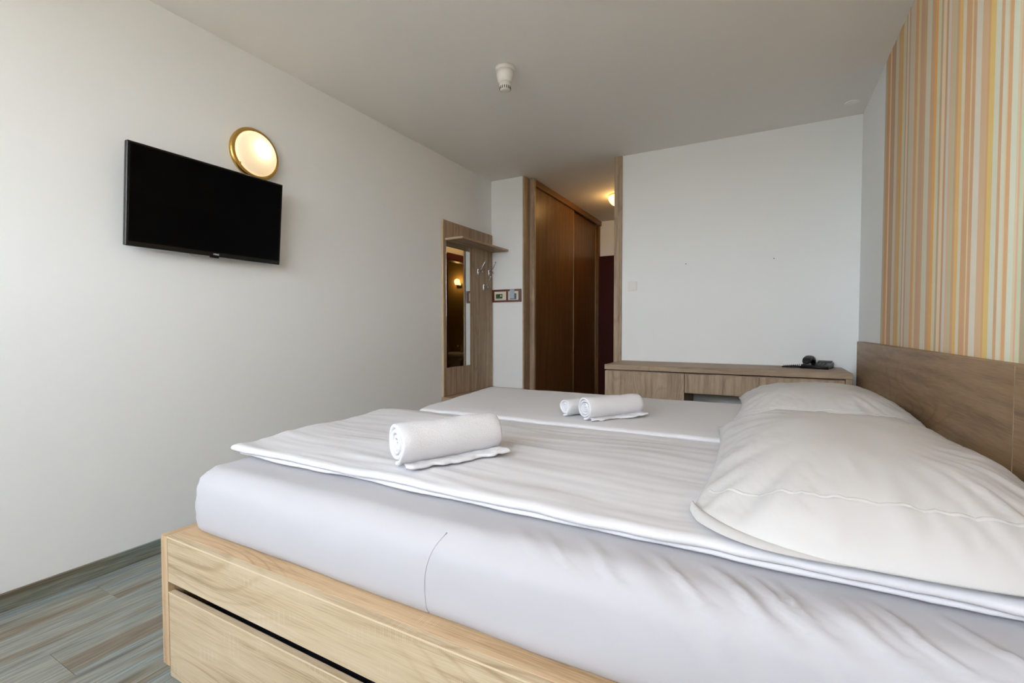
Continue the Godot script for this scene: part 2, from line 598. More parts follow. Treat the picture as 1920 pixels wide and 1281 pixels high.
func build_bed() -> void:
	var t := thing("bed_frame", "light oak double bed frame with a drawer below the near side", "bed", Vector3.ZERO)
	var x1 := 2.94
	slab_box(t, "foot_panel", Vector3(BX0, 0.04, BZ0), Vector3(BX0 + 0.035, BT - 0.001, BZ1), M.oak_up, 0.0015, 1)
	# near side: rail on top, board below it, open grip gap, drawers
	slab_box(t, "side_board", Vector3(BX0 + 0.0352, 0.293, BZ1 - 0.022), Vector3(x1, BT, BZ1 - 0.001), M.oak, 0.0015, 0)
	slab_box(t, "top_rail", Vector3(BX0 + 0.0352, BT - 0.022, BZ1 - 0.11), Vector3(x1, BT, BZ1 - 0.0222), M.oak_top, 0.0015, 0)
	slab_box(t, "drawer_front", Vector3(BX0 + 0.037, 0.012, BZ1 - 0.018), Vector3(1.93, 0.264, BZ1 - 0.001), M.oak, 0.0015, 0)
	slab_box(t, "drawer_front", Vector3(1.934, 0.012, BZ1 - 0.018), Vector3(x1, 0.264, BZ1 - 0.001), M.oak, 0.0015, 0)
	slab_box(t, "drawer_box", Vector3(BX0 + 0.06, 0.03, BZ1 - 0.72), Vector3(1.91, 0.19, BZ1 - 0.0182), M.inner, 0.001, 0)
	slab_box(t, "drawer_box", Vector3(1.95, 0.03, BZ1 - 0.72), Vector3(x1 - 0.02, 0.19, BZ1 - 0.0182), M.inner, 0.001, 0)
	slab_box(t, "edge_band", Vector3(BX0 + 0.0355, BT - 0.0032, BZ1 - 0.001), Vector3(x1, BT + 0.0003, BZ1 + 0.0004), M.oak_edge, 0.0004, 0)
	slab_box(t, "edge_band", Vector3(BX0 + 0.0375, 0.2608, BZ1 - 0.001), Vector3(1.93, 0.2645, BZ1 + 0.0004), M.oak_edge, 0.0004, 0)
	slab_box(t, "far_board", Vector3(BX0 + 0.0352, 0.04, BZ0 + 0.001), Vector3(x1, BT, BZ0 + 0.022), M.oak, 0.0015, 0)
	slab_box(t, "slat_base", Vector3(BX0 + 0.0905, 0.39, BZ0 + 0.0222), Vector3(x1, 0.427, BZ1 - 0.1105), M.inner, 0.001, 0)
	slab_box(t, "foot_rail", Vector3(BX0 + 0.0352, BT - 0.022, BZ0 + 0.0222), Vector3(BX0 + 0.09, BT, BZ1 - 0.1102), M.oak_top, 0.0015, 2)
	slab_box(t, "plinth", Vector3(BX0 + 0.045, 0.0, BZ0 + 0.06), Vector3(x1, 0.03, BZ1 - 0.03), M.oak, 0.001, 0)

func build_headboard() -> void:
	var t := thing("headboard", "long brown oak headboard panel fixed along the striped wall", "headboard", Vector3.ZERO)
	slab_box(t, "panel", Vector3(2.957, 0.08, 0.30), Vector3(W - 0.004, 0.946, 2.4765), M.headboard, 0.002, 2)
	slab_box(t, "panel", Vector3(2.957, 0.08, 2.4785), Vector3(W - 0.004, 0.946, 4.35), M.headboard, 0.002, 2)
	slab_box(t, "edge_strip", Vector3(2.956, 0.08, 2.4766), Vector3(W - 0.004, 0.9455, 2.4784), M.alu_strip, 0.0002, 1)

func build_desk() -> void:
	var t := thing("desk", "long wooden desk with two drawers against the white back wall", "desk", Vector3.ZERO)
	var zf := 0.513
	var x0 := 1.355
	var x1 := 2.912
	slab_box(t, "desktop", Vector3(x0, 0.7185, 0.016), Vector3(x1, 0.755, zf), M.desk, 0.002, 0)
	slab_box(t, "side_panel", Vector3(x1 - 0.037, 0, 0.016), Vector3(x1, 0.718, zf), M.desk, 0.002, 1)
	slab_box(t, "cabinet_side", Vector3(x0 + 0.004, 0, 0.016), Vector3(x0 + 0.022, 0.71, zf - 0.021), M.desk, 0.001, 1)
	slab_box(t, "cabinet_side", Vector3(1.916, 0, 0.016), Vector3(1.934, 0.71, zf - 0.021), M.desk, 0.001, 1)
	slab_box(t, "cabinet_top", Vector3(x0 + 0.024, 0.695, 0.03), Vector3(x1 - 0.039, 0.71, zf - 0.03), M.desk, 0.001, 0)
	slab_box(t, "cabinet_door", Vector3(x0 + 0.003, 0.04, zf - 0.02), Vector3(1.936, 0.708, zf - 0.001), M.desk, 0.0015, 1)
	slab_box(t, "drawer_front", Vector3(1.9395, 0.572, zf - 0.02), Vector3(2.405, 0.708, zf - 0.001), M.desk, 0.0015, 1)
	slab_box(t, "drawer_front", Vector3(2.4065, 0.572, zf - 0.02), Vector3(2.8725, 0.708, zf - 0.001), M.desk, 0.0015, 1)
	slab_box(t, "drawer_box", Vector3(1.945, 0.58, 0.06), Vector3(2.40, 0.69, zf - 0.021), M.desk, 0.001, 0)
	slab_box(t, "drawer_box", Vector3(2.41, 0.58, 0.06), Vector3(2.865, 0.69, zf - 0.021), M.desk, 0.001, 0)

func build_coat_rack() -> void:
	var t := thing("coat_rack", "tall wooden wall panel with narrow mirror, shelf and coat hooks", "coat rack", Vector3.ZERO)
	var z0 := -0.044
	var z1 := 0.765
	slab_box(t, "back_panel", Vector3(0.001, 0.442, z0), Vector3(0.020, 1.958, z1), M.rack, 0.001, 1)
	slab_box(t, "edge_band", Vector3(0.001, 0.442, z1), Vector3(0.020, 1.958, z1 + 0.002), M.oak, 0.0003, 1)
	part("mirror", rbox(Vector3(0.004, 1.09, 0.365), 0.0008), M.mirror, t, Vector3(0.0222, 1.235, 0.548))
	var sh := slab_box(t, "shelf", Vector3(0.0203, 1.785, z0), Vector3(0.205, 1.803, 0.735), M.rack, 0.001, 2)
	part("edge_band", rbox(Vector3(0.184, 0.018, 0.002), 0.0003), M.oak, sh, Vector3(0, 0, 0.3945))
	for h in [Vector3(0.0202, 1.585, 0.225), Vector3(0.0202, 1.595, 0.028), Vector3(0.0202, 1.445, 0.125)]:
		var up := []
		var dn := []
		for k in 13:
			var s := k / 12.0
			up.append(Vector3(0.006 + 0.075 * s, -0.01 + 0.085 * s * s + 0.005 * s, 0))
			var a := -PI * 0.5 - PI * 1.05 * s
			dn.append(Vector3(0.030 - 0.024 * cos(a + PI / 2 + PI) - 0.0, -0.028 + 0.024 * sin(a + PI / 2 + PI), 0))
		var plate := rbox(Vector3(0.006, 0.055, 0.018), 0.003, 2)
		var m := joined([[plate, shift(0.003, -0.015, 0)], [tube(up, 0.0055, 8, 0.0045), Transform3D.IDENTITY], [tube(dn, 0.005, 8, 0.004), Transform3D.IDENTITY],
			[lathe([Vector2(0.0002, -0.008), Vector2(0.006, -0.006), Vector2(0.008, 0), Vector2(0.006, 0.006), Vector2(0.0002, 0.008)], 12), shift(0.081, 0.081, 0)]])
		part("hook", m, M.steel, t, h)

func build_bench() -> void:
	var t := thing("bench", "low wooden bench below the mirror panel in the corner", "bench", Vector3.ZERO)
	slab_box(t, "seat", Vector3(0.002, 0.404, -0.055), Vector3(0.36, 0.440, 0.775), M.rack, 0.002, 2)
	slab_box(t, "leg_panel", Vector3(0.016, 0, 0.735), Vector3(0.355, 0.4038, 0.770), M.rack, 0.002, 1)
	slab_box(t, "leg_panel", Vector3(0.016, 0, -0.05), Vector3(0.355, 0.4038, -0.015), M.rack, 0.002, 1)
	slab_box(t, "stretcher", Vector3(0.03, 0.12, -0.0148), Vector3(0.05, 0.4038, 0.7348), M.rack, 0.002, 2)

func build_tv() -> void:
	var t := thing("television", "black flat television tilted on a bracket on the left wall", "television", Vector3(0.089, 1.600, 2.688))
	var tilt := Basis(Vector3(0, 0, 1), -0.088)
	var rel := Transform3D(tilt, Vector3.ZERO)
	var bz := part("casing", rbox(Vector3(0.024, 0.434, 0.711), 0.005, 2), M.tv, t, rel * Vector3(-0.007, 0, 0))
	bz.basis = tilt
	var s := part("screen", rbox(Vector3(0.002, 0.404, 0.691), 0.0006), M.screen, t, rel * Vector3(0.0052, 0.006, 0))
	s.basis = tilt
	var back := part("rear_housing", rbox(Vector3(0.03, 0.26, 0.42), 0.012, 3), M.black, t, rel * Vector3(-0.033, -0.03, 0))
	back.basis = tilt
	var tm := TextMesh.new()
	tm.text = "VIVAX"
	var sf := SystemFont.new()
	sf.font_names = PackedStringArray(["Droid Sans"])
	sf.font_weight = 700
	tm.font = sf
	tm.font_size = 16
	tm.pixel_size = 0.0006
	tm.depth = 0.0004
	var lg := part("brand_lettering", tm, M.print, t, rel * Vector3(0.0054, -0.2065, -0.015))
	lg.basis = tilt * Basis(Vector3.UP, PI / 2)
	var ir := part("sensor_lip", rbox(Vector3(0.016, 0.008, 0.04), 0.003, 2), M.tv, t, rel * Vector3(-0.006, -0.2195, -0.012))
	ir.basis = tilt
	var cab := []
	for k in 17:
		var a := k / 16.0
		cab.append(rel * Vector3(-0.035, -0.20 - 0.026 * sin(PI * a), 0.02 + 0.08 * a))
	part("cable", tube(cab, 0.002, 6), M.print, t)
	part("bracket_plate", rbox(Vector3(0.006, 0.16, 0.12), 0.001), M.black, t, Vector3(-0.086, -0.02, 0))
	part("bracket_arm", rbox(Vector3(0.036, 0.05, 0.06), 0.004), M.black, t, Vector3(-0.066, -0.02, 0))

func build_wall_lamp() -> void:
	var c := Vector3(0.0, 1.966, 2.430)
	var t := thing("wall_lamp", "round brass wall lamp with lit frosted glass above the television", "lamp", c)
	t.rotation.z = -PI / 2      # the lamp's own axis (y) points into the room
	part("brass_ring", lathe([Vector2(0.128, 0.001), Vector2(0.134, 0.010), Vector2(0.136, 0.022), Vector2(0.133, 0.028), Vector2(0.127, 0.031), Vector2(0.118, 0.035), Vector2(0.1155, 0.034), Vector2(0.1145, 0.024)], 72), M.brass, t)
	part("backplate", lathe([Vector2(0.0002, 0.0005), Vector2(0.127, 0.0005), Vector2(0.127, 0.006), Vector2(0.0002, 0.006)], 48), M.brass, t)
	var prof := []
	for k in 15:
		var a := PI / 2 * k / 14.0
		prof.append(Vector2(maxf(0.0002, 0.1150 * cos(a)), 0.033 + 0.036 * sin(a)))
	part("lamp_glass", lathe(prof, 64), M.lamp_glass, t)
	for k in 3:
		var a := TAU * k / 3 + 0.9
		part("clip", rbox(Vector3(0.012, 0.008, 0.006), 0.002), M.brass, t, Vector3(0.117 * cos(a), 0.036, 0.117 * sin(a)))
	var l := OmniLight3D.new()
	l.name = "wall_lamp_bulb"
	l.light_color = Color8(255, 244, 220)
	l.light_energy = 0.014
	l.omni_range = 8
	l.omni_attenuation = 2
	l.light_size = 0.012
	l.shadow_enabled = true
	l.position = Vector3(-0.022, 0.047, -0.018)
	t.add_child(l)

func build_hall_lamp() -> void:
	var t := thing("ceiling_lamp", "lit white glass bowl lamp on the hall ceiling", "lamp", Vector3(1.0, H, -1.15))
	part("base_ring", lathe([Vector2(0.115, -0.016), Vector2(0.122, -0.012), Vector2(0.122, -0.0005), Vector2(0.0002, -0.0005)], 40), M.brass, t)
	var prof := []
	for k in 13:
		var a := -PI / 2 + PI / 2 * k / 12.0
		prof.append(Vector2(maxf(0.0002, 0.125 * cos(a)), -0.016 + 0.11 * sin(a)))
	part("lamp_glass", lathe(prof, 48), M.hall_glass, t)
	var l := OmniLight3D.new()
	l.name = "ceiling_lamp_bulb"
	l.light_color = Color8(255, 196, 118)
	l.light_energy = 0.13
	l.omni_range = 8
	l.omni_attenuation = 2
	l.light_size = 0.05
	l.shadow_enabled = true
	l.position = Vector3(0, -0.06, 0)
	t.add_child(l)

# soft cloth slab with rounded edges; base(x, z) = underside height, thick(x, z); edge(x,z) shifts the outline
func cloth(nx: int, nz: int, x0: float, x1: float, z0: float, z1: float, base: Callable, thick: Callable, er: float, wob: float, seed_: int, skew := 0.0) -> ArrayMesh:
	var nz_ := noise(seed_, 2.4, 3)
	var top := []
	var bot := []
	for i in nx + 1:
		var rt := PackedVector3Array()
		var rb := PackedVector3Array()
		var s := ease_edge(float(i) / nx)
		for j in nz + 1:
			var t := ease_edge(float(j) / nz)
			var xl := x0 + skew * t
			var x := lerpf(xl, x1, s)
			var z := lerpf(z0, z1, t)
			var d := minf(minf(x - xl, x1 - x), minf(z - z0, z1 - z))
			var pr := sqrt(maxf(0.0, 1.0 - pow(1.0 - minf(1.0, d / er), 2.0)))
			var ex := wob * nz_.get_noise_2d(z * 1.3 + 7.0, x * 0.4)
			var ez := wob * nz_.get_noise_2d(x * 1.3, z * 0.4 + 31.0)
			# round off the four corners a little
			var px := x + ex * (1.0 - minf(1.0, d / 0.2))
			var pz := z + ez * (1.0 - minf(1.0, d / 0.2))
			var th: float = thick.call(x, z)
			var b: float = base.call(x, z)
			rt.append(Vector3(px, b + th * (0.5 + 0.5 * pr), pz))
			rb.append(Vector3(px, b + th * (0.5 - 0.5 * pr), pz))
		top.append(rt)
		bot.append(rb)
	bot.reverse()
	return grid_mesh(top, false, false, [bot])

func ease_edge(t: float) -> float:
	# denser samples near both ends
	return lerpf(t, 0.5 - 0.5 * cos(PI * t), 0.8)

const MT := 0.618        # top of the mattresses
const MB := 0.403        # where the rounding of the underside would end
const REST := 0.4285     # height of the rails it lies on

func build_bedding() -> void:
	# two mattresses under fitted sheets, side by side
	var zm := 2.335
	for k in 2:
		var za := zm + 0.004 if k == 0 else 1.437
		var zb := 3.240 if k == 0 else zm - 0.004
		var size := Vector3(2.014, MT - MB, zb - za)
		var cen := Vector3(0.932 + 1.007, (MT + MB) / 2, (za + zb) / 2)
		var n1 := noise(200 + k, 1.0, 2)
		var disp := func(p: Vector3, n: Vector3) -> Vector3:
			var w := p + cen
			var a := 0.004 * n1.get_noise_3d(w.x * 3.0, w.y * 5.0, w.z * 3.0)
			# pulled folds of the sheet on the side face, stronger towards the pillows
			var side := clampf(n.z, 0.0, 1.0)
			var down := (w.z - 3.14) + (MT - w.y)
			var f := smoothstep(1.75, 2.5, w.x) * smoothstep(-0.03, 0.02, down) * (1.0 if k == 0 else 0.0)
			var u := w.x - 1.1 * down + 0.05 * n1.get_noise_2d(w.x * 2.0, down * 3.0)
			var fo := n1.get_noise_2d(u * 9.0, down * 1.2)
			a += f * 0.008 * (1.0 - minf(1.0, absf(fo) * 3.2)) * (1.0 - smoothstep(0.10, 0.24, down))
			# gathers at the foot corner
			var c := 1.0 - smoothstep(0.93, 1.02, w.x)
			a += c * 0.006 * n1.get_noise_2d(w.y * 30.0 + w.x * 8.0, w.z * 26.0)
			# the upright sides bulge a little
			a += (0.012 if k == 0 else 0.0) * side * (1.0 - pow(minf(1.0, absf(w.y - 0.515) / 0.09), 2.0))
			var q := p + n * a
			q.y = maxf(q.y, REST - cen.y)      # the sheet lies flat on the rails
			return q
		var m := rbox(size, 0.058, 6, Vector3i(150, 10, 46), 0, disp)
		var t := thing("mattress", ["mattress under white fitted sheet, nearer half of the double bed", "mattress under white fitted sheet, farther half beside the desk"][k], "mattress", Vector3.ZERO, 0.0, "mattresses of the double bed")
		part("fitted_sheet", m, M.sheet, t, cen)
		if k == 0:
			var sm := []
			for i in 25:
				var q := i / 24.0
				var yy := lerpf(0.606, 0.435, q)
				var xx := 1.826 + 0.035 * pow(maxf(0.0, 1.0 - q * 1.6), 2.0)
				var hi := MT - 0.058
				var lo := MB + 0.058
				var ny := (yy - clampf(yy, lo, hi)) / 0.058
				var nz := sqrt(1.0 - ny * ny)
				var base := Vector3(xx, yy, zb - 0.058 + 0.058 * nz)
				var a := 0.004 * n1.get_noise_3d(base.x * 3.0, base.y * 5.0, base.z * 3.0) + 0.012 * nz * (1.0 - pow(minf(1.0, absf(yy - 0.515) / 0.09), 2.0))
				sm.append(base + Vector3(0, ny, nz) * (a + 0.0004))
			part("seam", tube(sm, 0.0012, 6), M.sheet, t)
	# duvets: folded double, so two layers each
	var n2 := noise(301, 1.0, 3)
	var n3 := noise(302, 1.0, 2)
	var fold := func(x: float, z: float) -> float:
		# creases run along the bed and fan out a little towards the pillows
		var fan := (z - 2.7) * (1.0 - 0.16 * (x - 0.9)) + 0.035 * n3.get_noise_2d(x * 1.3, z * 1.1)
		return n2.get_noise_2d(x * 0.8, fan * 6.0) + 0.40 * n2.get_noise_2d(x * 1.3 + 40.0, fan * 17.0) * (0.4 + n3.get_noise_2d(x * 1.1 + 3.0, z * 2.0))
	var d1 := thing("duvet", "white duvet on the nearer mattress, a rolled towel on it", "duvet", Vector3.ZERO, 0.0, "duvets of the double bed")
	var b1 := func(x: float, z: float) -> float: return MT + 0.005 + 0.008 * smoothstep(2.42, 2.62, z) * (1.0 - smoothstep(2.9, 3.1, z))
	var t1 := func(x: float, z: float) -> float: return 0.013 + 0.002 * n3.get_noise_2d(x * 3.0, z * 3.0)
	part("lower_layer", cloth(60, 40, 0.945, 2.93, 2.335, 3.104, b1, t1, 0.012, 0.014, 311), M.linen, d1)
	var b1u := func(x: float, z: float) -> float: return b1.call(x, z) + 0.0125
	var t1u := func(x: float, z: float) -> float:
		var ridge := 0.016 * exp(-pow((z - 2.47) / 0.075, 2.0)) * (1.0 - smoothstep(1.1, 1.9, x))
		return 0.022 + 0.0060 * fold.call(x, z) + ridge + 0.003 * n3.get_noise_2d(x * 2.0, z * 2.0)
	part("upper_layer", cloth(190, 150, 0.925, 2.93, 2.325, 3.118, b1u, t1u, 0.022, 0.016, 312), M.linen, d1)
	var d2 := thing("duvet", "white duvet on the farther mattress, two rolled towels on it", "duvet", Vector3.ZERO, 0.0, "duvets of the double bed")
	var b2 := func(x: float, z: float) -> float: return MT + 0.005 + 0.005 * smoothstep(2.30, 2.2, z)
	var t2 := func(x: float, z: float) -> float: return 0.015 + 0.003 * n3.get_noise_2d(x * 5.0, z * 3.0)
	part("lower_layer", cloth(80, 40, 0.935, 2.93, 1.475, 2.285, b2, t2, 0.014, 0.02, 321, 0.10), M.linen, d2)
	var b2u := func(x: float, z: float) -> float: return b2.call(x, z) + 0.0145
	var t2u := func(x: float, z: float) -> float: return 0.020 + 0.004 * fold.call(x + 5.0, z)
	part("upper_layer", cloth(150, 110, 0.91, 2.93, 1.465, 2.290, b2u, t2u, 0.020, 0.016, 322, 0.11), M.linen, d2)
	# pillows
	pillow("plump white pillow with a stitched open hem, nearest the camera", Vector3(2.618, 0.671, 2.57), Vector2(0.322, 0.46), 0.122, 0.012, 0.012, 401)
	pillow("white pillow beside the desk, behind the nearer pillow", Vector3(2.630, 0.672, 1.62), Vector2(0.312, 0.36), 0.120, 0.0, 0.015, 402)

func pillow(label: String, at: Vector3, half: Vector2, tall: float, turn: float, lean: float, seed_: int) -> void:
	var t := thing("pillow", label, "pillow", at, turn, "pillows on the double bed")
	t.rotation.z = lean
	var n := noise(seed_, 1.0, 3)
	var surf := func(u: float, v: float, up: bool) -> Vector3:
		var e := maxf(0.0, 1.0 - pow(absf(u), 2.6)) * maxf(0.0, 1.0 - pow(absf(v), 3.0))
		var h := pow(e, 0.62)
		var x := half.x * u * (1.0 - 0.09 * (1.0 - v * v) * (1.0 if u < 0.0 else 0.3)) * (1.0 - (0.045 * maxf(0.0, v) if u < 0.0 else 0.0))
		var z := half.y * v * (1.0 + 0.05 * (1.0 - u * u)) + maxf(0.0, v) * (-0.04 + 0.125 * (1.0 - pow(u, 4.0)))
		var edge := maxf(absf(u), absf(v))
		var r := Vector2(u, v).length()
		var ang := atan2(v, u)
		# creases gather into the corners
		var cr := 0.009 * n.get_noise_2d(ang * 7.0, r * 1.2) * smoothstep(0.35, 0.9, r) * (1.0 - smoothstep(0.96, 1.0, edge))
		cr += 0.011 * n.get_noise_2d(u * 1.5 + v * 0.9 + 20.0, v * 0.9) * (1.0 - smoothstep(0.9, 1.0, edge))
		var y := (tall * h + cr) if up else 0.0
		return Vector3(x, y, z)
	var top := []
	var bot := []
	var nn := 72
	for i in nn + 1:
		var a := PackedVector3Array()
		var b := PackedVector3Array()
		var u := sin(PI / 2 * (2.0 * i / nn - 1.0))
		for j in nn + 1:
			var v := sin(PI / 2 * (2.0 * j / nn - 1.0))
			a.append(surf.call(u, v, true))
			b.append(surf.call(u, v, false))
		top.append(a)
		bot.append(b)
	bot.reverse()
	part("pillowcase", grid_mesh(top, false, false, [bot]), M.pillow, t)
	# lower lip of the open end, hanging out below the pillow
	var lip := []
	for i in 31:
		var q := i / 30.0
		var u := lerpf(-1.0, -0.1, q)
		var e: Vector3 = surf.call(u, 1.0, false)
		var out := 0.042 * pow(1.0 - q, 1.3) * smoothstep(0.0, 0.12, q + 0.05)
		var row := PackedVector3Array()
		for j in 9:
			var w := j / 8.0
			row.append(e + Vector3(-0.004 * (1.0 - q) * w, 0.012 * sin(PI * w) * (1.0 - q) + 0.001, out * w - 0.02 * (1.0 - w)))
		lip.append(row)
	if half.y > 0.4:
		part("open_lip", grid_mesh(lip), M.pillow, t)
	# stitched hem across the open end of the case
	var rows := []
	for i in 61:
		var u := lerpf(-0.93, 0.93, i / 60.0)
		var row := PackedVector3Array()
		for j in 7:
			var s := j / 6.0
			var p: Vector3 = surf.call(u, 0.82 + 0.014 * s, true)
			row.append(p + Vector3(0, 0.0022 * sin(PI * s) * (0.6 + 0.9 * n.get_noise_2d(i * 0.9, 3.0)) + 0.0006, 0))
		rows.append(row)
	part("hem", grid_mesh(rows), M.pillow, t)

# rolled towel: a thick strip wound into a spiral about the axis from a to b
func towel(label: String, a: Vector3, b: Vector3, rad: float, turns: float, tail: float, seed_: int) -> void:
	var t := thing("towel", label, "towel", (a + b) * 0.5 - Vector3(0, rad, 0), 0.0, "rolled towels on the bed")
	var ax := (b - a)
	var ln := ax.length()
	ax = ax / ln
	var side := Vector3.UP.cross(ax).normalized()       # across the roll
	var n := noise(seed_, 1.0, 2)
	var steps := int(turns * 30)
	var pitch := rad / (turns + 0.35)
	var th := pitch * 0.80
	var rows := []
	var m := 14
	for i in steps + 1:
		var f := float(i) / steps
		var ang := TAU * turns * (f - 1.0) - PI * 0.5
		var r := rad - pitch * turns * (1.0 - f)
		rows.append(towel_row(i, n, side, ax, ln, Vector2(cos(ang), sin(ang)), r, th, rad, m, f))
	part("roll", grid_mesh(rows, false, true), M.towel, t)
	if tail > 0.0:
		# loose end lying flat under the roll
		var fl := []
		for i in 13:
			var s := i / 12.0
			var row := PackedVector3Array()
			for j in 41:
				var q := j / 40.0
				var along := lerpf(-0.47, 0.49, q) * ln
				var out := lerpf(-0.01, tail * (0.75 + 0.5 * q + 0.25 * n.get_noise_2d(q * 3.0, 8.0)), s)
				var lift := 0.008 + 0.010 * smoothstep(0.55, 1.0, q) * s + 0.003 * n.get_noise_2d(q * 8.0, s * 2.0)
				var edge := 0.004 * sin(PI * s) + 0.003 * exp(-pow((s - 0.86) / 0.06, 2.0))
				row.append(ax * along - side * out + Vector3(0, lift + edge, 0))
			fl.append(row)
		var fb := []
		for row in fl:
			var r2 := PackedVector3Array()
			for q in row:
				r2.append(q - Vector3(0, 0.006, 0))
			fb.append(r2)
		fb.reverse()
		var rim := []
		var r_a := PackedVector3Array()
		var r_b := PackedVector3Array()
		for j in 41:
			r_a.append(fl[12][j])
			r_b.append(fl[12][j] - Vector3(0, 0.006, 0))
		rim = [r_a, r_b]
		part("loose_end", grid_mesh(fl, false, false, [fb, rim]), M.towel, t)

func towel_row(i: int, n: FastNoiseLite, side: Vector3, ax: Vector3, ln: float, d: Vector2, r: float, th: float, rad: float, m: int, f: float) -> PackedVector3Array:
	var row := PackedVector3Array()
	var ends := 0.006 * n.get_noise_2d(i * 0.09, 50.0) - 0.010 * (1.0 - f)
	var half := ln * 0.5 + ends
	var lump := 0.0
	var pts := []
	for k in m + 1:
		var q := float(k) / m
		var z := lerpf(-(half - th * 0.35), half - th * 0.35, q)
		lump = 0.0035 * n.get_noise_2d(i * 0.11, z * 14.0) * f
		pts.append(Vector2(r + lump, z))
	pts.append(Vector2(r - th * 0.2, half))
	pts.append(Vector2(r - th * 0.75, half))
	for k in 3:
		var q := k / 2.0
		pts.append(Vector2(r - th, lerpf(half - th * 0.35, -(half - th * 0.35), q)))
	pts.append(Vector2(r - th * 0.75, -half))
	pts.append(Vector2(r - th * 0.2, -half))
	for p in pts:
		var rr := maxf(0.001, p.x)
		var y: float = d.y * rr * 0.94 + rad * 0.96
		row.append(side * (d.x * rr * 1.03) + Vector3(0, maxf(y, 0.001), 0) + ax * p.y)
	return row

func build_towels() -> void:
	var y := 0.668
	towel("large white rolled towel with a loose end on the nearer duvet", Vector3(1.575, y + 0.062, 3.065), Vector3(1.575 + 0.31 * 0.44, y + 0.062, 3.065 - 0.31 * 0.898), 0.063, 3.8, 0.082, 501)
	y = 0.6645
	towel("larger roll of the towel pair on the farther duvet", Vector3(1.800, y + 0.049, 2.215), Vector3(1.800 + 0.275 * 0.567, y + 0.049, 2.215 - 0.275 * 0.824), 0.050, 4.4, 0.060, 502)
	towel("smaller white rolled towel beside the larger roll on the farther duvet", Vector3(1.697, y + 0.038, 2.175), Vector3(1.697 + 0.25 * 0.567, y + 0.038, 2.175 - 0.25 * 0.824), 0.039, 3.2, 0.0, 503)

func build_phone() -> void:
	var t := thing("telephone", "black corded desk telephone at the end of the wooden desk", "telephone", Vector3(2.756, 0.7552, 0.150), -0.28)
	# wedge-shaped base: low in front, high behind
	var prof := [Vector2(-0.095, 0.004), Vector2(-0.09, 0.0), Vector2(0.075, 0.0), Vector2(0.082, 0.006), Vector2(0.088, 0.034), Vector2(0.084, 0.040), Vector2(-0.088, 0.022), Vector2(-0.095, 0.016)]
	var rows := []
	for q in [[-0.0745, 0.9], [-0.078, 1.0], [0.080, 1.0], [0.0835, 0.9]]:
		var row := PackedVector3Array()
		for p in prof:
			row.append(Vector3(q[0], 0.02 + (p.y - 0.02) * q[1], -p.x * q[1]))
		rows.append(row)
	var c0 := PackedVector3Array()
	var c1 := PackedVector3Array()
	for p in prof:
		c0.append(Vector3(-0.0745, 0.02, 0))
		c1.append(Vector3(0.0835, 0.02, 0))
	rows.push_front(c0)
	rows.push_back(c1)
	var b := part("base", grid_mesh(rows, false, true), M.black, t)
	for i in 3:
		for j in 4:
			part("key", rbox(Vector3(0.015, 0.005, 0.012), 0.0015), M.key, b, Vector3(0.006 + i * 0.022, 0.0285 + 0.0021 * (j - 1), 0.045 - j * 0.020))
	part("display_flap", rbox(Vector3(0.085, 0.004, 0.04), 0.002), M.key, b, Vector3(0.034, 0.043, -0.066)).rotation.x = 0.25
	# handset lying along the left side
	var hs := []
	for i in 25:
		var s := i / 24.0
		var z := lerpf(0.098, -0.088, s)
		var arch := sin(PI * s)
		var wd := 0.029 - 0.006 * arch
		var low := 0.024 + 0.022 * pow(arch, 0.6) - 0.004 * pow(absf(2 * s - 1), 6.0)
		var high := 0.060 + 0.026 * pow(arch, 0.8)
		var sc := sqrt(clampf(1.0 - pow(absf(2 * s - 1), 10.0), 0.0, 1.0))
		var row := PackedVector3Array()
		for k in 12:
			var a := TAU * k / 12
			var cx: float = signf(cos(a)) * pow(absf(cos(a)), 0.6)
			var cy: float = signf(sin(a)) * pow(absf(sin(a)), 0.6)
			row.append(Vector3(-0.047 + wd * cx * sc, (low + high) / 2 + (high - low) / 2 * cy * sc, z))
		hs.append(row)
	part("handset", grid_mesh(hs, false, true), M.black, t)
	# coiled cord lying to the left
	var cord := []
	for i in 241:
		var s := i / 240.0
		var ang := s * TAU * 10
		var cx := -0.075 - 0.115 * s
		cord.append(Vector3(cx, 0.0145 - 0.006 * s + 0.012 * (1.0 - 0.5 * s) * sin(ang), 0.075 + 0.010 * cos(ang) + 0.02 * s))
	part("coiled_cord", tube(cord, 0.0024, 6), M.black, t)
	var back := []
	for i in 31:
		var s := i / 30.0
		back.append(Vector3(-0.19 + 0.115 * s + 0.0, 0.006 + 0.004 * sin(PI * s), 0.095 - 0.05 * s - 0.03 * sin(PI * s)))
	part("coiled_cord", tube(back, 0.005, 6), M.black, t)

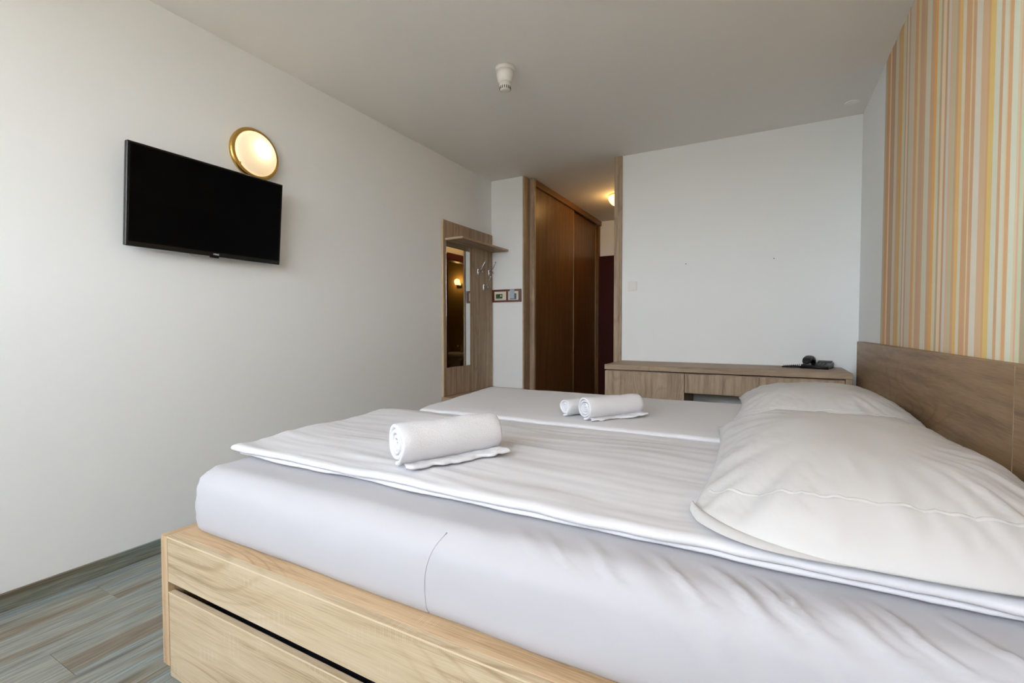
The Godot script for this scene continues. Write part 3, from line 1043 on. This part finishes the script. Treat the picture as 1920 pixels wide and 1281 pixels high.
func build_small() -> void:
	# smoke detector
	var s := thing("smoke_detector", "white stepped smoke detector hanging from the middle of the ceiling", "smoke detector", Vector3(1.128, H, 1.662))
	part("base_plate", lathe([Vector2(0.0002, -0.018), Vector2(0.052, -0.018), Vector2(0.056, -0.014), Vector2(0.057, -0.0005), Vector2(0.0002, -0.0005)], 40), M.plastic, s)
	part("body", lathe([Vector2(0.0002, -0.082), Vector2(0.034, -0.082), Vector2(0.043, -0.072), Vector2(0.0485, -0.045), Vector2(0.0495, -0.0185), Vector2(0.0002, -0.0185)], 40), M.plastic, s)
	var hd := part("sensor_head", lathe([Vector2(0.0002, -0.126), Vector2(0.022, -0.126), Vector2(0.029, -0.121), Vector2(0.031, -0.110), Vector2(0.033, -0.0822), Vector2(0.0002, -0.0822)], 40), M.plastic, s)
	for k in 16:
		var a := TAU * k / 16
		var sl := part("vent_slot", rbox(Vector3(0.003, 0.015, 0.0045), 0.0005), M.slot, hd, Vector3(0.0308 * cos(a), -0.1135, 0.0308 * sin(a)))
		sl.rotation.y = -a
	single("ceiling_cover", "faint round white cover plate on the ceiling near the back corner", "cover plate", lathe([Vector2(0.0002, -0.004), Vector2(0.040, -0.004), Vector2(0.043, -0.0025), Vector2(0.043, -0.0003), Vector2(0.0002, -0.0003)], 40), M.paint_plate, Vector3(2.915, H, 0.235))
	# framed control plate on the short wall
	var f := thing("control_panel", "dark red wooden frame with thermostat and card switch by the wardrobe", "control panel", Vector3(0.177, 1.352, ZA))
	var outer := [[Vector3(0.333, 0.018, 0.014), Vector3(0, 0.0535, 0.0075)], [Vector3(0.333, 0.018, 0.014), Vector3(0, -0.0535, 0.0075)], [Vector3(0.030, 0.088, 0.014), Vector3(-0.1515, 0, 0.0075)], [Vector3(0.030, 0.088, 0.014), Vector3(0.1515, 0, 0.0075)], [Vector3(0.020, 0.088, 0.014), Vector3(0.010, 0, 0.0075)]]
	var fm := []
	for o in outer:
		fm.append([rbox(o[0], 0.002), Transform3D(Basis.IDENTITY, o[1])])
	part("frame", joined(fm), M.mahogany, f)
	var th := part("thermostat", rbox(Vector3(0.134, 0.086, 0.010), 0.002), M.cream, f, Vector3(-0.0685, 0, 0.006))
	part("display", rbox(Vector3(0.074, 0.044, 0.003), 0.001), M.lcd, th, Vector3(-0.012, -0.004, 0.0058))
	part("display_symbol", rbox(Vector3(0.022, 0.016, 0.001), 0.0003), M.lcd_dark, th, Vector3(-0.014, 0.008, 0.0078))
	part("knob", lathe([Vector2(0.0002, 0.006), Vector2(0.008, 0.005), Vector2(0.009, 0)], 16), M.cream, th, Vector3(0.010, 0.0, 0.0075)).rotation.x = PI / 2
	var cs := part("card_switch", rbox(Vector3(0.114, 0.086, 0.010), 0.002), M.cream, f, Vector3(0.078, 0, 0.006))
	part("card_slot", rbox(Vector3(0.072, 0.056, 0.008), 0.002), M.inner, cs, Vector3(0, -0.008, 0.0085))
	single("key_card", "pale blue key card standing in the wall card switch", "key card", rbox(Vector3(0.052, 0.088, 0.0012), 0.0005), M.card, Vector3(0.250, 1.366, ZA + 0.0242))
	# light switch
	var l := thing("light_switch", "white square light switch on the back wall next to the post", "switch", Vector3(1.437, 1.388, 0))
	part("plate", rbox(Vector3(0.076, 0.078, 0.009), 0.003, 2), M.plastic, l, Vector3(0, 0, 0.005))
	part("rocker", rbox(Vector3(0.052, 0.054, 0.006), 0.002, 2), M.plastic, l, Vector3(0, 0, 0.0102)).rotation.y = 0.05
	# old plug holes
	for x in [1.866, 2.486]:
		single("wall_plug", "tiny dark plug hole in the back wall, %s" % ["left of the pair", "right of the pair"][0 if x < 2 else 1], "wall plug", lathe([Vector2(0.0002, 0.0012), Vector2(0.003, 0.001), Vector2(0.0036, 0)], 14), M.hole, Vector3(x, 1.55, 0.0002), "plug holes in the back wall").rotation.x = PI / 2

func build_bathroom() -> void:
	# seen only in the narrow mirror
	wall_box("wall_bathroom_end", Vector3(1.347, 0, ZH), Vector3(W, 2.4, ZH + 0.02), M.bath_wall)
	wall_box("wall_bathroom_side", Vector3(W - 0.02, 0, ZH + 0.02), Vector3(W, 2.4, -0.12), M.bath_wall)
	wall_box("wall_bathroom_front", Vector3(1.365, 0, -0.12), Vector3(W - 0.02, 2.4, -0.1), M.bath_wall)
	wall_box("floor_bathroom", Vector3(1.347, 0.0005, ZH + 0.02), Vector3(W - 0.02, 0.006, -0.12), M.bath_floor)
	var b := thing("washbasin", "white washbasin with tap reflected low in the narrow mirror", "washbasin", Vector3(1.93, 0.0, ZH + 0.24))
	part("bowl", lathe([Vector2(0.0002, 0.50), Vector2(0.10, 0.51), Vector2(0.19, 0.58), Vector2(0.215, 0.64), Vector2(0.21, 0.645), Vector2(0.19, 0.64), Vector2(0.15, 0.58), Vector2(0.0002, 0.55)], 36), M.porcelain, b)
	part("pedestal", lathe([Vector2(0.10, 0.007), Vector2(0.07, 0.15), Vector2(0.07, 0.4), Vector2(0.11, 0.515), Vector2(0.0002, 0.515)], 28), M.porcelain, b)
	part("tap", tube([Vector3(0, 0.63, -0.19), Vector3(0, 0.73, -0.19), Vector3(0, 0.75, -0.17), Vector3(0, 0.75, -0.09), Vector3(0, 0.73, -0.08)], 0.011), M.steel, b)
	var t := thing("bathroom_lamp", "small lit bathroom lamp reflected in the narrow mirror", "lamp", Vector3(1.985, 1.775, ZH + 0.02))
	part("base", rbox(Vector3(0.09, 0.06, 0.02), 0.004), M.steel, t, Vector3(0, -0.05, 0.0105))
	part("lamp_glass", lathe([Vector2(0.0002, -0.05), Vector2(0.03, -0.045), Vector2(0.045, -0.01), Vector2(0.04, 0.03), Vector2(0.0002, 0.05)], 24), M.hall_glass, t, Vector3(0, 0, 0.067))
	var l := OmniLight3D.new()
	l.name = "bathroom_lamp_bulb"
	l.light_color = Color8(255, 200, 120)
	l.light_energy = 0.035
	l.omni_range = 8
	l.omni_attenuation = 2
	l.light_size = 0.03
	l.shadow_enabled = true
	l.position = Vector3(0, 0, 0.067)
	t.add_child(l)
